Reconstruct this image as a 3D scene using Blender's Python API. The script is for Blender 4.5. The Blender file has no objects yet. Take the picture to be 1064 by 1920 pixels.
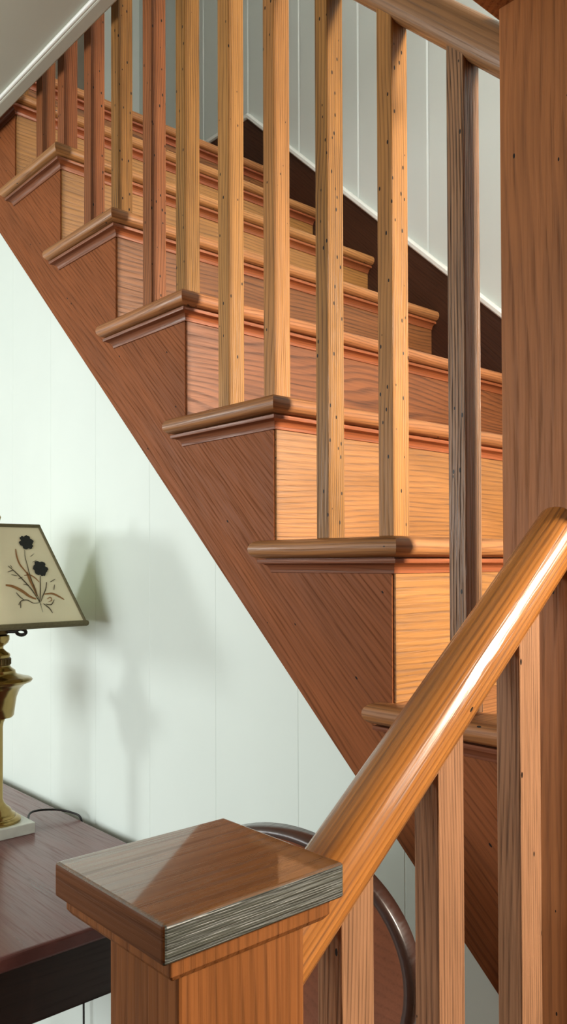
import bpy, bmesh, math, random
from mathutils import Vector, Matrix
random.seed(7)
SC = bpy.context.scene
COL = SC.collection

# ------------------------------------------------------------------ measures (metres)
RUN, RISE, W = 0.2158, 0.2, 0.915        # main flight: tread going, rise, width
T0 = 0.048                               # height of the reference tread
SL = RISE / RUN
FLOOR = -1.152
def X(n): return -RUN * n
def Z(n): return T0 + RISE * n

# ------------------------------------------------------------------ node helpers
def new_mat(name):
    m = bpy.data.materials.new(name); m.use_nodes = True
    nt = m.node_tree; nt.nodes.clear()
    out = nt.nodes.new('ShaderNodeOutputMaterial')
    b = nt.nodes.new('ShaderNodeBsdfPrincipled')
    nt.links.new(b.outputs[0], out.inputs[0])
    return m, nt, b
def N(nt, t, **kw):
    n = nt.nodes.new(t)
    for k, v in kw.items(): setattr(n, k, v)
    return n
def lin(c):
    return tuple(((v/255)/12.92 if v/255 <= .04045 else ((v/255+.055)/1.055)**2.4) for v in c) + (1.0,)
def math_node(nt, op, a=None, b=None, c=None):
    n = N(nt, 'ShaderNodeMath', operation=op)
    for i, v in enumerate((a, b, c)):
        if v is None: continue
        if isinstance(v, (int, float)): n.inputs[i].default_value = v
        else: nt.links.new(v, n.inputs[i])
    return n.outputs[0]
def ramp(nt, fac, stops):
    r = N(nt, 'ShaderNodeValToRGB')
    while len(r.color_ramp.elements) < len(stops): r.color_ramp.elements.new(0.5)
    for e, (p, c) in zip(r.color_ramp.elements, stops): e.position = p; e.color = c
    nt.links.new(fac, r.inputs[0]); return r.outputs[0]
def mixc(nt, fac, a, b, mode='MIX'):
    n = N(nt, 'ShaderNodeMix', data_type='RGBA', blend_type=mode)
    for s, v in ((0, fac), (6, a), (7, b)):
        if isinstance(v, (int, float)): n.inputs[s].default_value = v
        elif isinstance(v, tuple): n.inputs[s].default_value = v
        else: nt.links.new(v, n.inputs[s])
    return n.outputs[2]

def wood(name, light, dark, axis='Z', ring=26.0, ringmix=0.55, streak=0.35, rough=0.36, bump=0.25,
         holes=0.0, vary=0.12, hue=0.02, coat=0.25, warp=1.0, long=1.0, spec=0.5, coat_rough=.18):
    """old varnished chestnut: cathedral rings, open pores, worm holes; grain runs along a local axis"""
    m, nt, b = new_mat(name)
    tc = N(nt, 'ShaderNodeTexCoord'); oi = N(nt, 'ShaderNodeObjectInfo')
    rnd = oi.outputs['Random']
    off = N(nt, 'ShaderNodeCombineXYZ')
    nt.links.new(math_node(nt, 'MULTIPLY', rnd, 7.3), off.inputs[0])
    nt.links.new(math_node(nt, 'MULTIPLY', rnd, 13.1), off.inputs[1])
    nt.links.new(math_node(nt, 'MULTIPLY', rnd, 23.7), off.inputs[2])
    add = N(nt, 'ShaderNodeVectorMath', operation='ADD')
    nt.links.new(tc.outputs['Object'], add.inputs[0]); nt.links.new(off.outputs[0], add.inputs[1])
    P = add.outputs[0]
    def scaled(along, across):
        mp = N(nt, 'ShaderNodeMapping')
        s = [across]*3; s['XYZ'.index(axis)] = along
        mp.inputs['Scale'].default_value = s
        nt.links.new(P, mp.inputs[0]); return mp.outputs[0]
    # slow distortion field that makes cathedral figures
    n1 = N(nt, 'ShaderNodeTexNoise'); n1.inputs['Scale'].default_value = 1.0; n1.inputs['Detail'].default_value = 2.0
    n1.inputs['Roughness'].default_value = 0.4
    nt.links.new(scaled(1.9*long, 8.0), n1.inputs['Vector'])
    ph = math_node(nt, 'MULTIPLY', n1.outputs[0], 9.0*warp)
    sep = N(nt, 'ShaderNodeSeparateXYZ'); nt.links.new(P, sep.inputs[0])
    oth = [i for i in range(3) if i != 'XYZ'.index(axis)]
    lin_ = math_node(nt, 'ADD', math_node(nt, 'MULTIPLY', sep.outputs[oth[0]], ring*6.5), math_node(nt, 'MULTIPLY', sep.outputs[oth[1]], ring*10.0))
    tt = math_node(nt, 'ADD', lin_, ph)
    saw = math_node(nt, 'FRACT', tt)
    rr = ramp(nt, saw, [(0.0, (.12, .12, .12, 1)), (0.10, (0, 0, 0, 1)), (0.55, (.18, .18, .18, 1)), (0.84, (1, 1, 1, 1)), (0.94, (.75, .75, .75, 1))])
    rr2 = math_node(nt, 'SUBTRACT', 1.0, saw)
    # fine fibre streaks
    n4 = N(nt, 'ShaderNodeTexNoise'); n4.inputs['Scale'].default_value = 1.0; n4.inputs['Detail'].default_value = 3.0
    nt.links.new(scaled(2.6, 240.0), n4.inputs['Vector'])
    fib = ramp(nt, n4.outputs[0], [(0.32, (0, 0, 0, 1)), (0.68, (1, 1, 1, 1))])
    rr = math_node(nt, 'MULTIPLY_ADD', fib, 0.32, math_node(nt, 'MULTIPLY', rr, 0.75))
    # pores
    n2 = N(nt, 'ShaderNodeTexNoise'); n2.inputs['Scale'].default_value = 1.0; n2.inputs['Detail'].default_value = 2.0
    nt.links.new(scaled(14.0, 420.0), n2.inputs['Vector'])
    pore = ramp(nt, n2.outputs[0], [(0.36, (1, 1, 1, 1)), (0.56, (0, 0, 0, 1))])
    n3 = N(nt, 'ShaderNodeTexNoise'); n3.inputs['Scale'].default_value = 1.0; n3.inputs['Detail'].default_value = 4.0
    nt.links.new(scaled(5.0, 26.0), n3.inputs['Vector'])
    blot = n3.outputs[0]
    c = mixc(nt, math_node(nt, 'MULTIPLY', rr, ringmix), lin(light), lin(dark))
    poremask = math_node(nt, 'MULTIPLY', math_node(nt, 'MULTIPLY_ADD', rr, 0.8, 0.2), pore)
    c = mixc(nt, math_node(nt, 'MULTIPLY', poremask, streak), c, tuple(v*.35 for v in lin(dark)[:3])+(1,))
    # per-board variation and blotches
    hs = N(nt, 'ShaderNodeHueSaturation')
    nt.links.new(c, hs.inputs['Color'])
    nt.links.new(math_node(nt, 'MULTIPLY_ADD', math_node(nt, 'FRACT', math_node(nt, 'MULTIPLY', rnd, 17.0)), hue*2, .5-hue), hs.inputs['Hue'])
    v1 = math_node(nt, 'MULTIPLY_ADD', math_node(nt, 'FRACT', math_node(nt, 'MULTIPLY', rnd, 5.0)), vary*2, 1-vary)
    v2 = math_node(nt, 'MULTIPLY_ADD', blot, 0.7, 0.65)
    nt.links.new(math_node(nt, 'MULTIPLY', v1, v2), hs.inputs['Value'])
    c = hs.outputs[0]
    hmask = None
    if holes > 0:
        vo = N(nt, 'ShaderNodeTexVoronoi', feature='F1', distance='EUCLIDEAN')
        vo.inputs['Scale'].default_value = 1.0
        s3 = scaled(48.0, 105.0); nt.links.new(s3, vo.inputs['Vector'])
        near = math_node(nt, 'LESS_THAN', vo.outputs['Distance'], 0.13)
        sc_ = N(nt, 'ShaderNodeSeparateColor'); nt.links.new(vo.outputs['Color'], sc_.inputs[0])
        keep = math_node(nt, 'LESS_THAN', sc_.outputs[0], holes)
        hmask = math_node(nt, 'MULTIPLY', near, keep)
        c = mixc(nt, hmask, c, (.008, .005, .004, 1))
    nt.links.new(c, b.inputs['Base Color'])
    rg = math_node(nt, 'MULTIPLY_ADD', poremask, 0.25, rough)
    rg = math_node(nt, 'MULTIPLY_ADD', blot, 0.18, math_node(nt, 'SUBTRACT', rg, 0.09))
    nt.links.new(rg, b.inputs['Roughness'])
    b.inputs['Specular IOR Level'].default_value = spec
    b.inputs['Coat Weight'].default_value = coat
    b.inputs['Coat Roughness'].default_value = coat_rough
    h = math_node(nt, 'MULTIPLY', poremask, -1.0)
    h = math_node(nt, 'MULTIPLY_ADD', rr, -0.25, h)
    if hmask is not None: h = math_node(nt, 'MULTIPLY_ADD', hmask, -3.0, h)
    bp = N(nt, 'ShaderNodeBump'); bp.inputs['Strength'].default_value = bump; bp.inputs['Distance'].default_value = 0.0012
    nt.links.new(h, bp.inputs['Height']); nt.links.new(bp.outputs[0], b.inputs['Normal'])
    return m

def plain(name, col, rough=0.5, metal=0.0, noise=0.0, scale=30, coat=0.0, spec=0.5, bump=0.0):
    m, nt, b = new_mat(name)
    b.inputs['Roughness'].default_value = rough; b.inputs['Metallic'].default_value = metal
    b.inputs['Coat Weight'].default_value = coat; b.inputs['Specular IOR Level'].default_value = spec
    tc = N(nt, 'ShaderNodeTexCoord')
    n = N(nt, 'ShaderNodeTexNoise'); n.inputs['Scale'].default_value = scale; n.inputs['Detail'].default_value = 4
    nt.links.new(tc.outputs['Object'], n.inputs['Vector'])
    c0 = lin(col)
    c = ramp(nt, n.outputs[0], [(0.25, tuple(v*(1-noise) for v in c0[:3])+(1,)), (0.75, tuple(min(1, v*(1+noise)) for v in c0[:3])+(1,))])
    nt.links.new(c, b.inputs['Base Color'])
    if bump:
        bp = N(nt, 'ShaderNodeBump'); bp.inputs['Strength'].default_value = bump; bp.inputs['Distance'].default_value = 0.001
        nt.links.new(n.outputs[0], bp.inputs['Height']); nt.links.new(bp.outputs[0], b.inputs['Normal'])
    return m

# ------------------------------------------------------------------ materials
M = {}
M['bal']  = wood('chestnut_baluster', (156,110,58), (84,55,30), 'Z', ring=26, ringmix=.7, streak=.5, holes=.55, vary=.06, hue=.006, bump=.4, coat=.0, spec=.2)
M['bal_red'] = wood('red_chestnut_baluster', (140,84,50), (84,46,28), 'Z', ring=20, ringmix=.6, streak=.4, holes=.42, vary=.05, hue=.004, bump=.35, coat=.0, spec=.2)
M['bal_ash'] = wood('grey_chestnut_baluster', (164,122,84), (70,50,36), 'Z', ring=34, ringmix=.9, streak=.7, holes=.42, vary=.05, hue=.004, bump=.8, coat=.15, spec=.4)
M['bal_gold'] = wood('golden_chestnut_baluster', (172,122,68), (108,72,40), 'Z', ring=24, ringmix=.55, streak=.4, holes=.55, vary=.05, hue=.004, bump=.35, coat=.0, spec=.2)
M['bal_l']= wood('chestnut_baluster_lower', (160,116,86), (98,64,44), 'Z', ring=30, ringmix=.5, streak=.55, holes=.10, vary=.05, hue=.004, bump=.4, coat=0, spec=.2)
M['riser']= wood('chestnut_riser', (164,112,58), (96,60,30), 'Y', ring=12, ringmix=.5, streak=.4, holes=.14, vary=.05, hue=.006, rough=.38, coat=.15, warp=.8)
M['riser_d']= wood('dark_chestnut_riser', (136,84,46), (70,40,23), 'Y', ring=9, ringmix=.65, streak=.45, holes=.12, vary=.06, hue=.004, rough=.4, coat=.1, warp=1.3, spec=.4)
M['tread']= wood('chestnut_tread', (176,120,72), (108,66,38), 'Y', ring=16, ringmix=.6, streak=.3, holes=.10, vary=.06, rough=.4, hue=.006, coat=.08, spec=.35)
M['cove'] = wood('chestnut_cove', (160,90,54), (104,54,32), 'Y', ring=20, ringmix=.5, streak=.25, vary=.05, rough=.36, hue=.006, coat=.1, spec=.4)
M['tread_r']= wood('chestnut_return_nosing', (160,108,62), (100,62,36), 'X', ring=16, ringmix=.5, streak=.3, holes=.14, vary=.05, rough=.4, hue=.004, coat=.08, spec=.35)
M['cove_r'] = wood('chestnut_return_cove', (128,74,46), (84,46,29), 'X', ring=20, ringmix=.4, streak=.25, vary=.05, rough=.4, hue=.004, coat=.05, spec=.3)
M['stringer'] = wood('chestnut_stringer', (136,78,42), (90,48,25), 'X', ring=12, ringmix=.32, streak=.4, holes=.08, vary=.01, hue=0, rough=.5, bump=.4, long=.6, coat=.0, spec=.12)
M['rail'] = wood('chestnut_rail', (190,122,58), (108,60,24), 'X', ring=20, ringmix=.6, streak=.35, holes=.02, vary=.02, hue=0, rough=.24, bump=.2, warp=.35, coat=.8, long=.5)
M['newel']= wood('chestnut_newel', (146,90,48), (96,55,29), 'Z', ring=12, ringmix=.42, streak=.35, holes=.08, vary=.01, hue=0, rough=.42, warp=.6, coat=.03, spec=.15)
M['newel_t'] = wood('chestnut_tall_newel', (170,108,62), (112,68,38), 'Z', ring=12, ringmix=.42, streak=.35, holes=.10, vary=.01, hue=0, rough=.42, warp=.6, coat=.03, spec=.2)
M['rail_shaded'] = wood('chestnut_rail_shaded', (150,106,66), (92,60,34), 'X', ring=16, ringmix=.5, streak=.3, holes=.02, vary=.01, hue=0, rough=.34, bump=.2, warp=.35, coat=.2, long=.5)  # shade on the upper rail is put into this darker rail wood
M['cap']  = wood('chestnut_cap', (104,66,30), (62,37,16), 'Y', ring=12, ringmix=.6, streak=.2, holes=.05, vary=.01, hue=0, rough=.22, coat=1.0, coat_rough=.04, bump=.05)
M['cap_side'] = wood('chestnut_cap_side', (116,68,34), (74,42,20), 'X', ring=10, ringmix=.4, streak=.3, holes=.05, vary=.01, hue=0, rough=.5, coat=0, spec=.15)
M['end']  = wood('end_grain_sky_sheen', (80,83,73), (28,29,26), 'Y', ring=70, ringmix=1.0, streak=.5, holes=0, vary=.01, hue=0.0, rough=.4, bump=.7, coat=.2, warp=.5, long=1.5)  # grey sky reflection on the end grain is put into the base colour
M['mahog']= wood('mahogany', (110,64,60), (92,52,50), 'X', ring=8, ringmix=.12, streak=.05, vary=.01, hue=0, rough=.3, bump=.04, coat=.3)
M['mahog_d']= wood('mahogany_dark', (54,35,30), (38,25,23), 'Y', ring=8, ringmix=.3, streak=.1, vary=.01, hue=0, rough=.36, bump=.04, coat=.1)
M['disc'] = wood('tilt_top_wood', (128,76,50), (100,58,38), 'Z', ring=8, ringmix=.3, streak=.15, vary=.01, hue=0, rough=.45, bump=.04, coat=.0, spec=.25)
M['disc_rim'] = wood('tilt_top_rim', (62,42,36), (46,32,28), 'Z', ring=8, ringmix=.15, streak=.0, vary=.01, hue=0, rough=.3, bump=.0, coat=.5)
M['skirt']= wood('dark_skirt', (66,36,20), (38,20,11), 'X', ring=12, ringmix=.5, streak=.3, holes=.03, vary=.01, hue=0, rough=.45, coat=0, spec=.3)
M['wall'] = plain('painted_wall', (216,228,222), .55, noise=.02, scale=6, bump=.05)
M['wall_up'] = plain('painted_planks', (198,204,198), .5, noise=.02, scale=6, bump=.05)
M['trim'] = plain('white_trim', (228,230,224), .35, noise=.01)
M['ceil'] = plain('painted_ceiling', (186,186,172), .6, noise=.02, scale=5)
M['door'] = plain('olive_door', (120,112,98), .5, noise=.05)
M['floor']= wood('floor_boards', (112,88,68), (80,60,44), 'X', ring=14, ringmix=.5, streak=.3, vary=.05)
M['room'] = plain('room_paint', (214,212,204), .7, noise=.02, scale=4)
M['brass']= plain('aged_brass', (158,134,84), .2, 1.0, noise=.15, scale=40)
M['brass_d']= plain('dark_brass', (84,66,40), .38, 1.0, noise=.3, scale=60)
M['marble']= plain('white_marble', (214,216,204), .3, noise=.10, scale=45)
M['shade']= plain('parchment_shade', (246,240,202), .7, noise=.03, scale=20)
M['shade_trim'] = plain('olive_braid', (108,102,72), .8, noise=.15, scale=300, bump=.3)
M['ink']  = plain('flower_print', (38,42,38), .8, noise=.3, scale=400)
M['ink2'] = plain('stem_print', (86,78,54), .8, noise=.2, scale=300)
M['ink3'] = plain('leaf_print', (160,116,66), .8, noise=.25, scale=300)
M['black']= plain('black_rubber', (22,20,18), .45)
M['blocker'] = wood('light_blocker_panelling', (108,70,42), (72,44,26), 'Z', ring=10, ringmix=.4, streak=.3, vary=.01, hue=0, rough=.45, coat=0)  # dark wood for the added wall that blocks back light
M['glass']= None
g, nt, b = new_mat('window_glass'); b.inputs['Transmission Weight'].default_value = 1.0; b.inputs['Roughness'].default_value = 0.0; b.inputs['IOR'].default_value = 1.02
M['glass'] = g

# ------------------------------------------------------------------ mesh helpers
def BM(): return bmesh.new()
def finish(bm):
    bmesh.ops.remove_doubles(bm, verts=bm.verts, dist=1e-6)
    bmesh.ops.recalc_face_normals(bm, faces=bm.faces)
def obj(name, bm, mats, parent=None, frame=None, smooth=False, bevel=0.0, origin=None, segs=2):
    """link the mesh as one object; frame = local axes (grain), verts come in world space"""
    finish(bm)
    if frame is None:
        if origin is None:
            if bm.verts:
                xs = [v.co for v in bm.verts]
                lo = Vector((min(v.x for v in xs), min(v.y for v in xs), min(v.z for v in xs)))
                hi = Vector((max(v.x for v in xs), max(v.y for v in xs), max(v.z for v in xs)))
                origin = Vector(((lo.x+hi.x)/2, (lo.y+hi.y)/2, lo.z))
            else: origin = Vector()
        frame = Matrix.Translation(origin)
    inv = frame.inverted()
    bmesh.ops.transform(bm, matrix=inv, verts=bm.verts)
    me = bpy.data.meshes.new(name)
    if smooth:
        for f in bm.faces: f.smooth = True
    bm.to_mesh(me); bm.free()
    for m in (mats if isinstance(mats, (list, tuple)) else [mats]): me.materials.append(m)
    o = bpy.data.objects.new(name, me); COL.objects.link(o)
    if parent is not None:
        o.parent = parent
        o.matrix_basis = wmat(parent).inverted() @ frame
    else:
        o.matrix_basis = frame
    if bevel:
        md = o.modifiers.new('bevel', 'BEVEL'); md.width = bevel; md.segments = segs; md.limit_method = 'ANGLE'
        md.angle_limit = math.radians(40); md.harden_normals = False
    if smooth:
        try:
            me.set_sharp_from_angle(angle=math.radians(42))
        except Exception: pass
    return o
def wmat(o):
    m = o.matrix_basis.copy()
    while o.parent is not None:
        o = o.parent; m = o.matrix_basis @ m
    return m
def thing(name, label, cat, loc, group=None):
    o = bpy.data.objects.new(name, None); COL.objects.link(o)
    o.location = loc; o.empty_display_size = 0.05
    o.matrix_basis = Matrix.Translation(loc)
    o['label'] = label; o['category'] = cat
    if group: o['group'] = group
    return o
def struct(o, label=None, cat=None):
    o['kind'] = 'structure'
    if label: o['label'] = label
    if cat: o['category'] = cat
    return o
def box(bm, x0, x1, y0, y1, z0, z1, mi=0):
    v = [bm.verts.new((x, y, z)) for x in (x0, x1) for y in (y0, y1) for z in (z0, z1)]
    F = [(0,1,3,2), (4,6,7,5), (0,4,5,1), (2,3,7,6), (0,2,6,4), (1,5,7,3)]
    fs = []
    for f in F:
        q = bm.faces.new([v[i] for i in f]); q.material_index = mi; fs.append(q)
    return v, fs
def prism(bm, pts, fn0, fn1, mi=0, cap=True):
    a = [bm.verts.new(fn0(p)) for p in pts]; c = [bm.verts.new(fn1(p)) for p in pts]
    n = len(pts)
    for i in range(n):
        j = (i+1) % n
        bm.faces.new((a[i], a[j], c[j], c[i])).material_index = mi
    if cap:
        bm.faces.new(a[::-1]).material_index = mi; bm.faces.new(c).material_index = mi
def lathe(bm, prof, cx, cy, n=40, mi=0):
    rings = []
    for r, z in prof:
        if r < 1e-5: rings.append([bm.verts.new((cx, cy, z))])
        else: rings.append([bm.verts.new((cx+r*math.cos(2*math.pi*i/n), cy+r*math.sin(2*math.pi*i/n), z)) for i in range(n)])
    for a, c in zip(rings, rings[1:]):
        for i in range(n):
            j = (i+1) % n
            if len(a) == 1 and len(c) == 1: continue
            if len(a) == 1: f = bm.faces.new((a[0], c[j], c[i]))
            elif len(c) == 1: f = bm.faces.new((a[i], a[j], c[0]))
            else: f = bm.faces.new((a[i], a[j], c[j], c[i]))
            f.material_index = mi
def tube(bm, pts, r, n=8, mi=0):
    pts = [Vector(p) for p in pts]; rings = []
    for i, p in enumerate(pts):
        d = (pts[min(i+1, len(pts)-1)] - pts[max(i-1, 0)]).normalized()
        up = Vector((0, 0, 1)) if abs(d.z) < .95 else Vector((1, 0, 0))
        s = d.cross(up).normalized(); u = s.cross(d)
        rr = r[i] if isinstance(r, (list, tuple)) else r
        rings.append([bm.verts.new(p + rr*(math.cos(2*math.pi*k/n)*s + math.sin(2*math.pi*k/n)*u)) for k in range(n)])
    for a, c in zip(rings, rings[1:]):
        for k in range(n):
            bm.faces.new((a[k], a[(k+1) % n], c[(k+1) % n], c[k])).material_index = mi
    bm.faces.new(rings[0][::-1]).material_index = mi; bm.faces.new(rings[-1]).material_index = mi
def smooth_pts(pts, k=8):
    P = [Vector(p) for p in pts]; out = []
    for i in range(len(P)-1):
        p0, p1, p2, p3 = P[max(i-1, 0)], P[i], P[i+1], P[min(i+2, len(P)-1)]
        for s in range(k):
            t = s/k
            out.append(.5*((2*p1)+(-p0+p2)*t+(2*p0-5*p1+4*p2-p3)*t*t+(-p0+3*p1-3*p2+p3)*t**3))
    out.append(P[-1]); return out
def axes(origin, xdir, zhint=(0, 0, 1)):
    x = Vector(xdir).normalized(); z = Vector(zhint); y = z.cross(x).normalized(); z = x.cross(y)
    m = Matrix((x, y, z)).transposed().to_4x4(); m.translation = Vector(origin); return m

# ================================================================== THE ROOM
def wall_strip_grooves(bm, x0, x1, y, z0, z1, grooves, depth, side, thick, gw=.0022):
    """plank wall in an x-z plane; v-grooves cut into the visible face (side = -1 faces -y)"""
    xs = [(x0, 0)]
    for gx in sorted(grooves):
        if x0+.02 < gx < x1-.02: xs += [(gx-gw, 0), (gx, depth), (gx+gw, 0)]
    xs.append((x1, 0))
    pts = [(x, y - side*d) for x, d in xs] + [(x1, y - side*thick), (x0, y - side*thick)]
    prism(bm, pts, lambda p: (p[0], p[1], z0), lambda p: (p[0], p[1], z1))

# wall under the flight (white vertical planks), cut along the stringer
bm = BM()
low = lambda x: -0.3103 - SL*x
WX0, WX1 = -3.0, 0.25
gro = [-.183 - .1875*i for i in range(-2, 16)]
xs = [(WX0, 0)]
for gx in sorted(gro):
    if WX0 < gx < WX1: xs += [(gx-.0012, 0), (gx, .0006), (gx+.0012, 0)]
xs.append((WX1, 0))
YW = 0.012
a0 = []; a1 = []
for x, d in xs:
    a0.append(bm.verts.new((x, YW+d, FLOOR))); a1.append(bm.verts.new((x, YW+d, min(low(x)+.08, 1.05))))
for i in range(len(xs)-1): bm.faces.new((a0[i], a0[i+1], a1[i+1], a1[i]))
b0 = [bm.verts.new((x, .055, FLOOR)) for x in (WX0, WX1)]
b1 = [bm.verts.new((WX0, .055, a1[0].co.z)), bm.verts.new((-1.4677, .055, 1.05)), bm.verts.new((WX1, .055, a1[-1].co.z))]
bm.faces.new((b0[0], b0[1], b1[2], b1[1], b1[0]))
struct(obj('wall_stair', bm, M['wall'], origin=Vector((0, 0, 0))))
bm = BM(); box(bm, WX0, WX1-.08, -.003, .012, FLOOR, FLOOR+.11)
struct(obj('baseboard_stair', bm, M['trim'], bevel=.003))

# right-hand wall of the stairwell (painted vertical planks)
bm = BM()
gr = [-.9065 + .2421*i for i in range(-5, 14)]
wall_strip_grooves(bm, -2.05, 1.85, W, FLOOR, 2.75, gr, .004, -1, .08, gw=.004)
struct(obj('wall_right', bm, M['wall_up'], origin=Vector((0, 0, 0))))
# white cap moulding on the skirt board, following the rake then running level
bm = BM()
sk = lambda x: .5967 - .912*(x+.447) - .006
pk = -1.379
prof = [(0, 0), (-.014, 0), (-.018, .004), (-.018, .014), (-.012, .020), (0, .020)]
path = [(-2.05, sk(pk)), (pk, sk(pk)), (.05, sk(.05))]
rings = []
for (x, z) in path: rings.append([bm.verts.new((x, W+p[0], z+p[1]*(1.0 if x != pk else 1.0))) for p in prof])
for a, c in zip(rings, rings[1:]):
    for i in range(len(prof)):
        j = (i+1) % len(prof); bm.faces.new((a[i], a[j], c[j], c[i]))
bm.faces.new(rings[0]); bm.faces.new(rings[-1])
struct(obj('trim_1', bm, M['trim']))
# end wall of the upper hall, with a doorway
bm = BM(); box(bm, -2.13, -2.05, .74, W+.08, Z(6)-.02, 2.75); box(bm, -2.13, -2.05, -.35, 0.0, Z(6)-.02, 2.75)
struct(obj('wall_end', bm, M['wall_up']))
dr = bpy.data.objects.new('door_1', None); COL.objects.link(dr); dr.matrix_basis = Matrix.Translation((-2.09, .37, Z(6))); dr['kind'] = 'structure'
bm = BM(); box(bm, -2.115, -2.075, .005, .728, Z(6)+.005, 2.745)
for zz in (Z(6)+.12, Z(6)+.85): box(bm, -2.075, -2.068, .1, .35, zz, zz+.6); box(bm, -2.075, -2.068, .41, .65, zz, zz+.6)
obj('door_leaf', bm, M['door'], dr, bevel=.003)
bm = BM()
for i in range(1): lathe(bm, [(0, 0), (.012, 0), (.012, .02), (.026, .03), (.028, .045), (.018, .056), (0, .058)], 0, 0, 20)
bmesh.ops.transform(bm, matrix=Matrix.Translation((-2.075, .08, Z(6)+.75)) @ Matrix.Rotation(math.pi/2, 4, 'Y'), verts=bm.verts)
obj('door_knob', bm, M['brass'], dr, smooth=True)
# upper floor boards beyond the top step, and the hall side
bm = BM(); box(bm, -2.13, X(6)-.10, 0.0, W, Z(6)-.06, Z(6)-.001)
struct(obj('floor_upper', bm, M['floor']))
bm = BM(); box(bm, -2.2, 1.95, -.45, W+.1, 2.75, 2.82)
struct(obj('ceiling_upper', bm, M['ceil']))
# ceiling of the room below: its opening edge runs along the flight
bm = BM(); box(bm, -3.0, 1.85, -3.4, -.036, .998, 1.25)
struct(obj('ceiling', bm, M['ceil']))
bm = BM(); box(bm, -3.0, .9, -.056, -.030, .988, 1.25)
struct(obj('trim_2', bm, M['ceil'], bevel=.003))
bm = BM(); tube(bm, [(-3.0, -.058, .994), (.9, -.058, .994)], .0042, 10)
struct(obj('trim_3', bm, M['trim'], smooth=True))
# floor
bm = BM(); box(bm, -3.0, 1.85, -3.4, W, FLOOR-.05, FLOOR)
struct(obj('floor', bm, M['floor'], origin=Vector((0, 0, FLOOR))))
# outer walls with their windows (behind the viewer)
def wall_open(name, horiz, pos, a0, a1, z0, z1, ops, thick=.1):
    """wall across 'horiz' axis ('x': plane x=pos, spans y).  ops = window openings (a0,a1,z0,z1)"""
    bm = BM()
    cuts = sorted(set([a0, a1] + [o[0] for o in ops] + [o[1] for o in ops]))
    for u0, u1 in zip(cuts, cuts[1:]):
        mid = (u0+u1)/2; segs = [(z0, z1)]
        for o in ops:
            if o[0] < mid < o[1]: segs = [(z0, o[2]), (o[3], z1)]
        for s0, s1 in segs:
            if horiz == 'x': box(bm, pos, pos+thick, u0, u1, s0, s1)
            else: box(bm, u0, u1, pos, pos+thick, s0, s1)
    struct(obj(name, bm, M['room']))
WIN_A = (.50, .88, .28, 1.02)      # key window, in the far right wall over the landing
WIN_B = (-1.5, 1.1, -.45, .85)    # broad window behind the viewer
WIN_FILL = (.10, 1.10, 1.55, 2.45)     # unseen upstairs window, added to light the stairwell wall and treads
WIN_C = (-2.38, -1.92, .10, .64)   # small window on the left
wall_open('wall_front', 'x', 1.85, -.45, W+.08, FLOOR, 2.75, [WIN_A])
bm = BM(); box(bm, 1.85, 1.95, -3.4, -.45, FLOOR, 1.0); struct(obj('wall_front_lower', bm, M['room']))
wall_open('wall_back', 'y', -3.5, -3.0, 1.85, FLOOR, 1.0, [WIN_B])
wall_open('wall_left', 'x', -3.1, -3.4, .06, FLOOR, 1.0, [WIN_C])
wall_open('wall_hall', 'y', -.43, -2.13, 1.85, 1.25, 2.75, [WIN_FILL], .08)
def window(name, horiz, pos, o, nmul):
    w = bpy.data.objects.new(name, None); COL.objects.link(w); w['kind'] = 'structure'
    c = ((pos, (o[0]+o[1])/2, o[2]) if horiz == 'x' else ((o[0]+o[1])/2, pos, o[2]))
    w.matrix_basis = Matrix.Translation(c)
    bm = BM(); t = .04
    def bx(u0, u1, z0, z1, d0=0, d1=.05):
        if horiz == 'x': box(bm, pos+d0, pos+d1, u0, u1, z0, z1)
        else: box(bm, u0, u1, pos+d0, pos+d1, z0, z1)
    bx(o[0], o[0]+t, o[2], o[3]); bx(o[1]-t, o[1], o[2], o[3]); bx(o[0], o[1], o[2], o[2]+t); bx(o[0], o[1], o[3]-t, o[3])
    for k in range(1, nmul):
        u = o[0] + (o[1]-o[0])*k/nmul; bx(u-.012, u+.012, o[2], o[3], .01, .04)
    obj('window_frame', bm, M['trim'], w)
    bm = BM()
    bx(o[0]+t, o[1]-t, o[2]+t, o[3]-t, .022, .026)
    obj('pane', bm, M['glass'], w)
bm = BM(); box(bm, -.02, 1.85, -1.42, -1.34, FLOOR, .998); struct(obj('wall_light_blocker', bm, M['blocker']))  # unseen wall, added to keep back light off the foreground newel
window('window_1', 'x', 1.87, WIN_A, 1)
window('window_2', 'y', -3.48, WIN_B, 2)
window('window_added_fill', 'y', -.42, WIN_FILL, 2)  # added opening for the stairwell fill
window('window_3', 'x', -3.08, WIN_C, 1)

# ================================================================== STAIRCASE
stair = thing('staircase', 'chestnut staircase with open stringer and moulded treads climbing to the upper left', 'staircase', Vector((0, .45, FLOOR)))
# stringer (sawtooth board)
def saw_board(bm, cols, fn0, fn1):
    """cols: (u0, u1, bottom0, bottom1, top) side by side; closed board with stepped top"""
    for i, (u0, u1, l0, l1, t) in enumerate(cols):
        for fn in (fn0, fn1):
            bm.faces.new([bm.verts.new(fn(*p)) for p in ((u0, l0), (u1, l1), (u1, t), (u0, t))])
        for p, q in (((u0, l0), (u1, l1)), ((u0, t), (u1, t))):
            bm.faces.new([bm.verts.new(v) for v in (fn0(*p), fn0(*q), fn1(*q), fn1(*p))])
        pt = cols[i-1][4] if i > 0 else l0
        nt_ = cols[i+1][4] if i+1 < len(cols) else l1
        for u, z0, z1 in ((u0, pt, t), (u1, nt_, t)):
            if z1 > z0+1e-6:
                bm.faces.new([bm.verts.new(v) for v in (fn0(u, z0), fn0(u, z1), fn1(u, z1), fn1(u, z0))])
bm = BM()
xb = [-1.7] + [X(n)-.0035 for n in range(6, -2, -1)] + [.236]
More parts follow.
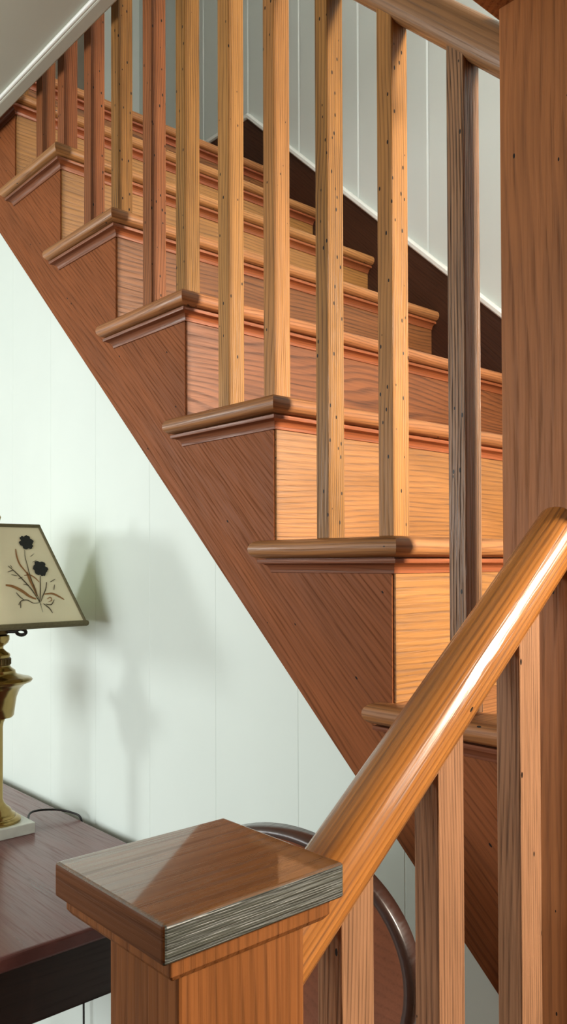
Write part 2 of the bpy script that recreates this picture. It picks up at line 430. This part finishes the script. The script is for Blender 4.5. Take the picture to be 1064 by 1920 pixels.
tops = [Z(6)-.025] + [Z(n)-.025 for n in range(5, -2, -1)] + [Z(-1)-.2]
cols = []
for i in range(len(xb)-1):
    cols.append((xb[i], xb[i+1], low(xb[i]), low(xb[i+1]), tops[i]))
saw_board(bm, cols, lambda u, z: (u, 0.0, z), lambda u, z: (u, .022, z))
obj('stringer', bm, M['stringer'], stair, frame=axes((0, 0, 0), (1, 0, -SL)))
# dark skirt board on the wall side
bm = BM()
pts = [(.25, sk(.25)), (pk, sk(pk)), (-2.04, sk(pk)), (-2.04, Z(6)), (-1.35, Z(6)-.05), (.25, low(.25)+.15)]
prism(bm, pts, lambda p: (p[0], W-.012, p[1]), lambda p: (p[0], W, p[1]))
bmesh.ops.triangulate(bm, faces=[f for f in bm.faces if len(f.verts) > 4])
obj('skirt_board', bm, M['skirt'], stair, frame=axes((0, W, 0), (1, 0, -SL)))

def sweep_corner(bm, prof, xl, xf, yend, z, x_end_at_wall=True):
    """run a moulding profile (offset, height) along the return and the front of a tread, mitred at the corners"""
    rows = []
    for o, h in prof:
        rows.append([bm.verts.new(p) for p in ((xl-o, 0.0, z+h), (xl-o, -o, z+h), (xf+o, -o, z+h), (xf+o, yend, z+h))])
    for a, c in zip(rows, rows[1:]):
        for i in range(3): bm.faces.new((a[i], a[i+1], c[i+1], c[i])).material_index = 0 if i == 2 else 1
    return rows
def tread(n):
    z = Z(n); xf = X(n); xl = xf - .222
    R_ = .0125
    prof = [(.012, 0.0)] + [(.0125+R_*math.sin(t), -R_+R_*math.cos(t)) for t in [math.pi*k/10 for k in range(1, 10)]] + [(.012, -.025)]
    bm = BM()
    yend = W-.012
    rows = sweep_corner(bm, prof, xl, xf, yend, z)
    for row, flip in ((rows[0], False), (rows[-1], True)):
        zz = row[0].co.z
        e = [bm.verts.new((xf-.235, yend, zz)), bm.verts.new((xf-.235, 0.0, zz))]
        f = bm.faces.new([row[0], row[1], row[2], row[3], e[0], e[1]])
    t = obj('tread', bm, [M['tread'], M['tread_r']], stair, smooth=True, origin=Vector((xf, .4, z)))
    bm = BM()
    pr = [(.006, -.0252), (.006, -.0266), (.0150, -.0268), (.0155, -.0273), (.0155, -.0315), (.0150, -.0322), (.0125, -.0325)]
    for k in range(1, 8):
        a = math.pi/2*k/7
        pr.append((.0125-.0105*math.sin(a)*1.0, -.0325-.0118*(1-math.cos(a))))
    pr.append((.0008, -.0448))
    sweep_corner(bm, pr, xl, xf, yend, z)
    obj('cove_moulding', bm, [M['cove'], M['cove_r']], t, smooth=True, origin=Vector((xf, .4, z-.04)))
def riser(n):
    bm = BM(); box(bm, X(n)-.018, X(n), .0032, W-.012, Z(n-1)+.0005, Z(n)-.0252)
    obj('riser', bm, M['riser_d'] if n in (-1, 2, 3, 6) else M['riser'], stair)
for n in range(-1, 7): tread(n)
for n in range(-1, 7): riser(n)
# lower flight: landing and two steps (behind and below the newel)
bm = BM(); box(bm, .2165, .4316, .06, W-.012, Z(-2)-.03, Z(-2)); obj('tread', bm, M['tread'], stair, bevel=.008)
bm = BM(); box(bm, .400, .418, .06, W-.012, Z(-3), Z(-2)-.03); obj('riser', bm, M['riser'], stair)
bm = BM(); box(bm, .217, .400, .064, .082, Z(-3), Z(-2)-.03); obj('end_panel', bm, M['stringer'], stair)
bm = BM(); box(bm, .2, 1.15, -.06, W-.012, Z(-3)-.03, Z(-3)); obj('landing', bm, M['tread'], stair, bevel=.006)
for k, y1 in ((4, -.03), (5, -.25)):
    bm = BM(); box(bm, .2, 1.15, y1-.245, y1, Z(-k)-.03, Z(-k)); obj('tread', bm, M['tread'], stair, bevel=.008)
for k, y1 in ((3, -.03), (4, -.25), (5, -.47)):
    bm = BM(); box(bm, .215, 1.14, y1-.0, y1+.018, Z(-k-1), Z(-k)-.03); obj('riser', bm, M['riser'], stair)
bm = BM()
saw_board(bm, [(-.495, -.25, FLOOR, FLOOR, Z(-5)-.03), (-.25, -.06, FLOOR, FLOOR, Z(-4)-.03), (-.06, 0.0, FLOOR, FLOOR, Z(-3)-.03)],
          lambda u, z: (.2, u, z), lambda u, z: (.215, u, z))
obj('stringer', bm, M['stringer'], stair)

# ================================================================== BANISTERS
def rail_section(r=.0232, n=36):
    out = []
    for k in range(n):
        a = 2*math.pi*k/n; c, s = math.cos(a), math.sin(a); e = 2/2.35
        out.append((r*math.copysign(abs(c)**e, c), r*math.copysign(abs(s)**e, s)))
    return out
def handrail(name, p0, p1, parent, mat, r=.0232, vertical_ends='x'):
    p0, p1 = Vector(p0), Vector(p1)
    fr = axes(p0, p1-p0)
    xd, yd, zd = (fr.to_3x3().col[i] for i in range(3))
    bm = BM(); sec = rail_section(r)
    ends = []
    for p in (p0, p1):
        ring = []
        for (u, v) in sec:
            q = p + yd*u + zd*v
            k = 0 if vertical_ends == 'x' else 1
            q = q + xd*((p[k]-q[k])/xd[k])       # plumb cut against the newel
            ring.append(q)
        ends.append(ring)
    NS = 24; rings = []
    for i in range(NS+1):
        rings.append([bm.verts.new(a.lerp(c, i/NS)) for a, c in zip(*ends)])
    for a, c in zip(rings, rings[1:]):
        for k in range(len(sec)): bm.faces.new((a[k], a[(k+1) % len(sec)], c[(k+1) % len(sec)], c[k]))
    bm.faces.new(rings[0]); bm.faces.new(rings[-1])
    return obj(name, bm, mat, parent, frame=fr, smooth=True)
def baluster(parent, x0, x1, y0, y1, z0, ztop, mat):
    """ztop(x,y): underside of the rail; the head is cut to its slope"""
    bm = BM(); v, fs = box(bm, x0, x1, y0, y1, z0, 0)
    for q in v:
        if abs(q.co.z) < 1e-9: q.co.z = ztop(q.co.x, q.co.y)
    return obj('baluster', bm, mat, parent, bevel=.0012, origin=Vector(((x0+x1)/2, (y0+y1)/2, z0)))

rz = lambda x: .573 + .92*(.142-x)
ban = thing('banister', 'upper chestnut banister: round handrail on square wormholed balusters rising from treads', 'banister', Vector((-.5, .015, Z(2))))
handrail('handrail', (.18, .015, rz(.18)), (-1.62, .015, rz(-1.62)), ban, M['rail_shaded'], vertical_ends='x')
BAL = [(-1, .0806, .1042, 'bal_ash'), (0, -.1335, -.1105, 'bal'), (0, -.0242, -.0004, 'bal_gold'), (1, -.3470, -.3207, 'bal_gold'), (1, -.2402, -.2165, 'bal_gold'), (2, -.5600, -.5330, 'bal_red'), (2, -.4598, -.4345, 'bal'),
       (3, -.7691, -.7425, 'bal_red'), (3, -.6672, -.6415, 'bal'), (4, -.9768, -.9485, 'bal_red'), (4, -.8793, -.8515, 'bal_red')]
for n, a, c, k in BAL: baluster(ban, a, c, .0005, .0305, Z(n), lambda x, y: rz(x)-.012, M[k])
for n, d in ((5, .0), (5, .108), (6, .0), (6, .108)):
    baluster(ban, X(n)-d-.0265, X(n)-d-.0005, .0005, .0305, Z(n), lambda x, y: rz(x)-.012, M['bal'])

RX = .238
lz = lambda y: -.2430 + .795*(y+.4)
ban2 = thing('banister', 'lower chestnut handrail with bright sheen slanting from capped newel up to tall newel', 'banister', Vector((RX, -.22, Z(-4))))
handrail('handrail', (RX, -.4146, lz(-.4146)), (RX, -.0452, lz(-.0452)), ban2, M['rail'], vertical_ends='y')
for y0, zb in ((-.348, Z(-5)), (-.241, Z(-4)), (-.127, Z(-4))):
    baluster(ban2, .2265, .2505, y0, y0+.033, zb, lambda x, y: lz(y)-.012, M['bal_l'])

# ================================================================== NEWELS
def newel(label, x0, x1, y0, y1, zb, ztop, bed, cap, loc, mat='newel'):
    t = thing('newel_post', label, 'newel post', Vector(loc))
    bm = BM(); box(bm, x0, x1, y0, y1, zb, ztop+.002)
    obj('post', bm, M[mat], t, bevel=.0022)
    bx0, bx1, by0, by1, bz0, bz1 = bed
    bm = BM()
    # bed moulding: small chamfered band under the cap
    q0 = [bm.verts.new(p) for p in ((bx0+.003, by0+.003, bz0), (bx1-.003, by0+.003, bz0), (bx1-.003, by1-.003, bz0), (bx0+.003, by1-.003, bz0))]
    q1 = [bm.verts.new(p) for p in ((bx0, by0, bz0+.004), (bx1, by0, bz0+.004), (bx1, by1, bz0+.004), (bx0, by1, bz0+.004))]
    q2 = [bm.verts.new((v.co.x, v.co.y, bz1)) for v in q1]
    for a, c in ((q0, q1), (q1, q2)):
        for i in range(4): bm.faces.new((a[i], a[(i+1) % 4], c[(i+1) % 4], c[i]))
    bm.faces.new(q0[::-1]); bm.faces.new(q2)
    obj('bed_moulding', bm, M[mat], t, bevel=.001)
    cx0, cx1, cy0, cy1, cz0, cz1 = cap
    bm = BM(); v, fs = box(bm, cx0, cx1, cy0, cy1, cz0, cz1)
    for f in fs:
        f.normal_update()
    finish(bm)
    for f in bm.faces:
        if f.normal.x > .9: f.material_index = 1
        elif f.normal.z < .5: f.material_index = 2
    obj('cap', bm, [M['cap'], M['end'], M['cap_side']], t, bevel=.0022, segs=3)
    return t
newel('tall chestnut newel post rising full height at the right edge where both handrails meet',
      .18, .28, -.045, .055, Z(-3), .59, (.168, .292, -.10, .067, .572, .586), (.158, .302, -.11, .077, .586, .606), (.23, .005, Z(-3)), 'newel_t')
newel('capped chestnut newel post with glossy square top and grey sky sheen coloured onto its end grain in the foreground',
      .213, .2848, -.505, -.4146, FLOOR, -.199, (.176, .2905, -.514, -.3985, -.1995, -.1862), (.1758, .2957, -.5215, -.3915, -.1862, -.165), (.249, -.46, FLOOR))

# ================================================================== SIDE TABLE
TT = -.463
tab = thing('side_table', 'dark mahogany side table against the white wall, carrying the brass lamp', 'table', Vector((-.8, -.29, FLOOR)))
bm = BM(); box(bm, -1.45, -.336, -.565, -.012, TT-.021, TT); obj('table_top', bm, M['mahog'], tab, bevel=.004, segs=3)
bm = BM()
box(bm, -1.42, -.366, -.535, -.515, TT-.112, TT-.021); box(bm, -1.42, -.366, -.05, -.03, TT-.112, TT-.021)
box(bm, -.386, -.366, -.515, -.05, TT-.112, TT-.021); box(bm, -1.42, -1.40, -.515, -.05, TT-.112, TT-.021)
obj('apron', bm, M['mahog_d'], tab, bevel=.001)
for lx, ly in ((-.405, -.07), (-.405, -.505), (-1.39, -.07), (-1.39, -.505)):
    bm = BM(); v, fs = box(bm, lx-.018, lx+.018, ly-.018, ly+.018, FLOOR, TT-.021)
    for q in v:
        if q.co.z < FLOOR+.01: q.co.x = lx+(q.co.x-lx)*.6; q.co.y = ly+(q.co.y-ly)*.6
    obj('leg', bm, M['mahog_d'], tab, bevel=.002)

# ================================================================== TILT-TOP STAND
dc = Vector((-.003, -.191, -.394)); DR = .131; OV = 1.18
stand = thing('tilt_top_table', 'small oval tilt top table with its top tipped upright behind the lower balusters', 'table', Vector((-.03, -.16, FLOOR)))
cam = Vector((.645, -.7506, .0168))
nv = (cam-dc); nv.z = 0; nv.normalize()
nv = Matrix.Rotation(math.radians(-32), 3, 'Z') @ nv; nv.z = .05; nv.normalize()
fr = Matrix.Identity(4)
zax = nv; xax = Vector((0, 0, 1)).cross(zax).normalized(); yax = zax.cross(xax)
fr = Matrix((xax, yax, zax)).transposed().to_4x4(); fr.translation = dc
bm2 = BM(); lathe(bm2, [(0, -.026), (DR-.001, -.026), (DR+.001, -.0235), (DR+.001, -.004), (DR-.001, -.001), (DR-.004, 0), (DR-.0065, -.0003), (DR-.008, -.0012), (0, -.0012)], 0, 0, 96)
for f_ in bm2.faces:
    c = f_.calc_center_median()
    f_.material_index = 0 if (c.z > -.002 and (c.x**2+c.y**2)**.5 < DR-.0082) else 1
for v in bm2.verts: v.co.x *= OV
bmesh.ops.transform(bm2, matrix=fr, verts=bm2.verts)
topo = obj('round_top', bm2, [M['disc'], M['disc_rim']], stand, frame=fr, smooth=True)
back = dc - nv*.045
bm = BM(); box(bm, back.x-.03, back.x+.03, back.y-.03, back.y+.03, dc.z-.01, dc.z+.012); obj('tilt_block', bm, M['mahog_d'], stand, bevel=.003)
bm = BM(); zt = dc.z-.01
lathe(bm, [(0, FLOOR+.13), (.022, FLOOR+.13), (.03, FLOOR+.16), (.03, FLOOR+.2), (.02, FLOOR+.22), (.016, FLOOR+.3), (.03, FLOOR+.4), (.034, FLOOR+.46), (.022, FLOOR+.54), (.015, FLOOR+.6), (.02, zt-.05), (.026, zt-.02), (.02, zt), (0, zt)], back.x, back.y, 32)
obj('pedestal', bm, M['mahog_d'], stand, smooth=True)
for k in range(3):
    a = math.radians(75+120*k); d = Vector((math.cos(a), math.sin(a), 0))
    bm = BM(); base = Vector((back.x, back.y, 0))
    tube(bm, smooth_pts([base+d*.015+Vector((0, 0, FLOOR+.17)), base+d*.06+Vector((0, 0, FLOOR+.13)), base+d*.11+Vector((0, 0, FLOOR+.05)), base+d*.145+Vector((0, 0, FLOOR+.010))]), .011, 10)
    obj('foot', bm, M['mahog_d'], stand, smooth=True)

# ================================================================== TABLE LAMP
LX, LY = -.797, -.158
lamp = thing('table_lamp', 'brass urn lamp on a marble base with square flower printed shade', 'lamp', Vector((LX, LY, TT)))
bm = BM(); box(bm, LX-.0505, LX+.0505, LY-.0505, LY+.0505, TT, TT+.0195); obj('base', bm, M['marble'], lamp, bevel=.0015)
# brass foot, column and urn
bm = BM(); zb = TT+.0195
lathe(bm, [(0, zb), (.0425, zb), (.0428, zb+.004), (.039, zb+.008), (.034, zb+.009), (.033, zb+.013), (.027, zb+.017), (.025, zb+.022), (.018, zb+.028), (.0135, zb+.034), (.0115, zb+.04), (.0115, -.275), (.0125, -.268), (0, -.268)], LX, LY, 40)
obj('column', bm, M['brass'], lamp, smooth=True)
bm = BM()
lathe(bm, [(0, -.268), (.0125, -.268), (.0150, -.262), (.0135, -.258), (.028, -.2575), (.0305, -.254), (.0322, -.240), (.0350, -.222), (.0405, -.208), (.0500, -.199), (.0605, -.1950), (.0628, -.1915), (.0600, -.1885), (.0500, -.1860), (.0360, -.1815), (.0335, -.179), (.0325, -.174), (.0262, -.1695), (.0235, -.166), (.0232, -.150), (.0240, -.1475), (.0232, -.1445), (.0170, -.1400), (.0120, -.1350), (.0125, -.131), (.0200, -.1250), (.0228, -.119), (.0225, -.112), (.016, -.109), (0, -.109)], LX, LY, 44)
obj('urn', bm, M['brass'], lamp, smooth=True)
bm = BM()
lathe(bm, [(.022, -.1655), (.0244, -.1645), (.0244, -.1515), (.022, -.1505)], LX, LY, 44)
for k in range(26):
    a_ = 2*math.pi*k/26; d_ = Vector((math.cos(a_), math.sin(a_), 0))
    q_ = Vector((LX, LY, 0)) + d_*.0244
    tube(bm, [q_+Vector((0, 0, -.163)), q_+Vector((0, 0, -.153))], .0012, 6)
obj('collar', bm, M['brass_d'], lamp, smooth=True)
bm = BM()
lathe(bm, [(0, -.109), (.02, -.109), (.021, -.10), (.019, -.085), (.017, -.04), (0, -.035)], LX, LY, 24)
obj('socket', bm, M['brass_d'], lamp, smooth=True)
bm = BM()
sx = Vector((.665, .747, 0))
c0 = Vector((LX, LY, -.1045))
tube(bm, [c0+sx*.015, c0+sx*.036], .0032, 10)
ring = [c0+sx*(.0445)+sx*(.0085*math.cos(t))+Vector((0, 0, -.001+.0055*math.sin(t)))+Vector((.3, -.27, 0))*(.006*math.sin(t)) for t in [2*math.pi*k/16 for k in range(17)]]
tube(bm, ring, .0032, 8)
obj('switch_key', bm, M['black'], lamp, smooth=True)
bm = BM(); tube(bm, [(LX, LY, -.035), (LX, LY, .094)], .003, 8)
lathe(bm, [(0, .092), (.006, .094), (.008, .101), (.004, .108), (0, .11)], LX, LY, 16)
for a in range(4):
    d = Vector((math.cos(math.pi/4+a*math.pi/2), math.sin(math.pi/4+a*math.pi/2), 0))
    tube(bm, [Vector((LX, LY, .083)), Vector((LX, LY, .083))+d*.0735], .0014, 6)
obj('harp', bm, M['brass'], lamp, smooth=True)
# shade: four sloping panels, each a thin board with its print, bound in olive braid
SB, ST, SZ0, SZ1 = .1167, .0543, -.092, .0855
shade = None
e2 = Vector((ST-SB, 0, SZ1-SZ0)); H = e2.length; e2.normalize(); e1 = Vector((0, 1, 0)); nn = e1.cross(e2).normalized()
if nn.x < 0: nn = -nn
P0 = Vector((LX+SB, LY, SZ0))
def pan(u, v, d): return P0 + e1*u + e2*v + nn*d
def rot4(k):
    return Matrix.Translation((LX, LY, 0)) @ Matrix.Rotation(k*math.pi/2, 4, 'Z') @ Matrix.Translation((-LX, -LY, 0))
def ribbon(bm, pts, w, mi, d=.0012):
    pts = smooth_pts([Vector((u/1000, v/1000, 0)) for u, v in pts], 5)
    L = []; Rr = []
    for i, p in enumerate(pts):
        t = (pts[min(i+1, len(pts)-1)]-pts[max(i-1, 0)]).normalized(); s = Vector((-t.y, t.x, 0))
        f = i/(len(pts)-1); ww = w*(w_shape(f))
        L.append(bm.verts.new(pan(*(p+s*ww).xy, d))); Rr.append(bm.verts.new(pan(*(p-s*ww).xy, d)))
    for i in range(len(pts)-1): bm.faces.new((L[i], L[i+1], Rr[i+1], Rr[i])).material_index = mi
def w_shape(f): return .25+.75*math.sin(math.pi*min(1, .12+f*.82))
def blossom(bm, u, v, r, seed, mi):
    rd = random.Random(seed); n = 44; rim = []
    c = bm.verts.new(pan(u/1000, v/1000, .0014))
    for k in range(n):
        a = 2*math.pi*k/n
        rr = r*(.78+.2*abs(math.sin(3.0*a+seed))+rd.uniform(-.07, .07))
        rim.append(bm.verts.new(pan((u+rr*.95*math.cos(a))/1000, (v+rr*math.sin(a))/1000, .0013)))
    for k in range(n): bm.faces.new((c, rim[k], rim[(k+1) % n])).material_index = mi
STEMS = [([(21.4,140.7),(20.4,127.6),(21.9,112.8),(24.3,92.5),(29.5,66.8),(34.0,48.4),(37.1,26.6)],.7),([(42.7,92.2),(40.2,73.8),(37.0,55.6),(34.4,44.8)],.9),
 ([(-12.5,111.2),(-1.7,100.2),(10.5,85.4),(22.5,68.8),(30.9,52.2),(36.3,39.3)],1.0),([(53.0,81.0),(49.1,68.1),(41.6,55.5),(36.2,44.7)],.9),([(40.4,41.8),(50.1,33.3),(55.1,24.0)],.9),
 ([(-4.0,40.9),(1.4,47.8),(12.4,49.2),(22.3,43.4),(33.3,43.9)],.8),([(-5.2,63.2),(.7,55.0),(7.0,49.4)],.8),([(59.6,80.8),(69.9,86.2)],.7),([(44.8,40.8),(54.8,39.5),(61.9,48.4)],.9),
 ([(-1.3,35.4),(.3,46.0)],.8),([(-14.9,100.3),(-4.7,103.8)],.7),([(-9.4,95.7),(.9,92.9)],.7),([(1.9,87.4),(10.4,90.9)],.7),([(9.5,78.2),(19.0,75.2)],.7),([(-6.0,107.5),(-8.7,113.0)],.6),
 ([(30,128),(38,134)],.4),([(32,118),(41,122)],.4),([(64,66),(67,76)],.7)]
LEAVES = [([(5.3,142.4),(5.3,129.5),(8.5,114.7),(16.6,101.8),(22.5,92.5)],1.4),([(-21.7,77.0),(-8.9,74.1),(5.8,65.6),(17.0,56.2),(28.8,50.4)],2.6),([(44.9,59.0),(59.9,59.5),(70.5,54.6),(80.8,47.7)],1.7),
 ([(13.5,93.6),(24.6,94.3),(32.9,88.7),(39.1,81.2)],1.1),([(19.0,99.9),(23.2,85.2),(28.3,70.5),(31.5,55.8)],2.6),([(49.0,49.7),(55.2,53.2),(57.1,47.6),(50.0,44.2)],.8)]
bm = BM()
for k in range(4):
    b2 = BM()
    for d0, d1 in ((0.0, -.002),):
        q = [(-SB, 0), (SB, 0), (ST, H), (-ST, H)]
        prism(b2, q, lambda p: pan(p[0], p[1], d0), lambda p: pan(p[0], p[1], d1), 0)
    if k in (0, 2, 3, 1):
        for pts, w in LEAVES: ribbon(b2, pts, w/1000, 3, .0006)
        for pts, w in STEMS: ribbon(b2, pts, w/1000, 2, .0009)
        blossom(b2, 26.3, 154.5, 14.5, 1, 1); blossom(b2, 44.5, 106.0, 15.0, 2, 1)
    bmesh.ops.transform(b2, matrix=rot4(k), verts=b2.verts)
    me_ = bpy.data.meshes.new('tmp'); b2.to_mesh(me_); b2.free(); bm.from_mesh(me_); bpy.data.meshes.remove(me_)
shade = obj('shade', bm, [M['shade'], M['ink'], M['ink2'], M['ink3']], lamp, origin=Vector((LX, LY, SZ0)))
bm = BM()
def band(bm, a, b_, w):
    tube(bm, [a, b_], w, 8)
for k in range(4):
    b2 = BM()
    band(b2, pan(-SB, .003, .0005), pan(SB, .003, .0005), .0052)
    band(b2, pan(-ST, H-.002, .0005), pan(ST, H-.002, .0005), .0032)
    band(b2, pan(SB, .0, 0), pan(ST, H, 0), .0026)
    bmesh.ops.transform(b2, matrix=rot4(k), verts=b2.verts)
    me_ = bpy.data.meshes.new('tmp'); b2.to_mesh(me_); b2.free(); bm.from_mesh(me_); bpy.data.meshes.remove(me_)
obj('braid', bm, M['shade_trim'], shade, origin=Vector((LX, LY, SZ0)))
bm = BM()
cp = [(LX+.035, LY+.045, TT+.008), (-.815, -.085, TT+.016), (-.805, -.045, TT+.016), (-.780, -.018, TT+.010), (-.765, -.0075, TT-.002), (-.762, -.006, TT-.05), (-.762, -.0055, TT-.25), (-.76, -.006, TT-.45), (-.77, -.008, FLOOR+.02)]
tube(bm, smooth_pts(cp, 8), .0020, 8)
obj('power_cord', bm, M['black'], lamp, smooth=True)

# ================================================================== LIGHT
def area(name, loc, target, sx, sy, power, col=(1, 1, 1), spread=180):
    l = bpy.data.lights.new(name, 'AREA'); l.shape = 'RECTANGLE'; l.size = sx; l.size_y = sy
    l.energy = power; l.color = col; l.spread = math.radians(spread)
    o = bpy.data.objects.new(name, l); COL.objects.link(o)
    d = (Vector(target)-Vector(loc)).normalized()
    o.matrix_basis = Matrix.Translation(loc) @ d.to_track_quat('-Z', 'Y').to_matrix().to_4x4()
    return o
area('daylight_landing_window', (1.84, .69, .65), (.0, .02, .0), .34, .68, 25, (1.0, .89, .74), 80)
area('added_fill_hall_window', (.60, -.36, 2.0), (-.2, .7, 1.2), .9, .8, 33, (1.0, 1.0, .96))  # added fill from upstairs, brightens the right wall and tread tops
area('daylight_back_window', (-.2, -3.38, .2), (-.2, 0, .1), 2.5, 1.2, 70, (.985, 1.0, .995))
area('daylight_left_window', (-2.96, -2.15, .37), (0, -2.0, .2), .36, .44, 30, (.97, 1.0, .98))
wd = bpy.data.worlds.new('world'); SC.world = wd; wd.use_nodes = True
bg = wd.node_tree.nodes['Background']; bg.inputs[0].default_value = (.80, .88, 1.0, 1); bg.inputs[1].default_value = .35

# ================================================================== CAMERA
cd = bpy.data.cameras.new('camera'); co = bpy.data.objects.new('camera', cd); COL.objects.link(co)
r = Vector((0.66471236, 0.74708956, -0.00382965)); u = Vector((0.01250396, -0.00599962, 0.99990382)); f = Vector((-0.74699473, 0.66469632, 0.01332961))
mm = Matrix((r, u, -f)).transposed().to_4x4(); mm.translation = Vector((0.64484381, -0.75057748, 0.01682055))
co.matrix_basis = mm
cd.sensor_fit = 'VERTICAL'; cd.sensor_height = 36.0; cd.lens = 1536.63/1920*36.0
cd.shift_y = (1034.69-960)/1920; cd.shift_x = 0.0
cd.clip_start = .02; cd.clip_end = 50
SC.camera = co
vs = SC.view_settings
vs.view_transform = 'Standard'; vs.look = 'None'; vs.gamma = 1.0; vs.use_curve_mapping = False; vs.exposure = 0.27
SC.cycles.max_bounces = 10; SC.cycles.diffuse_bounces = 6; SC.cycles.use_denoising = True
SC.cycles.sample_clamp_indirect = 6.0
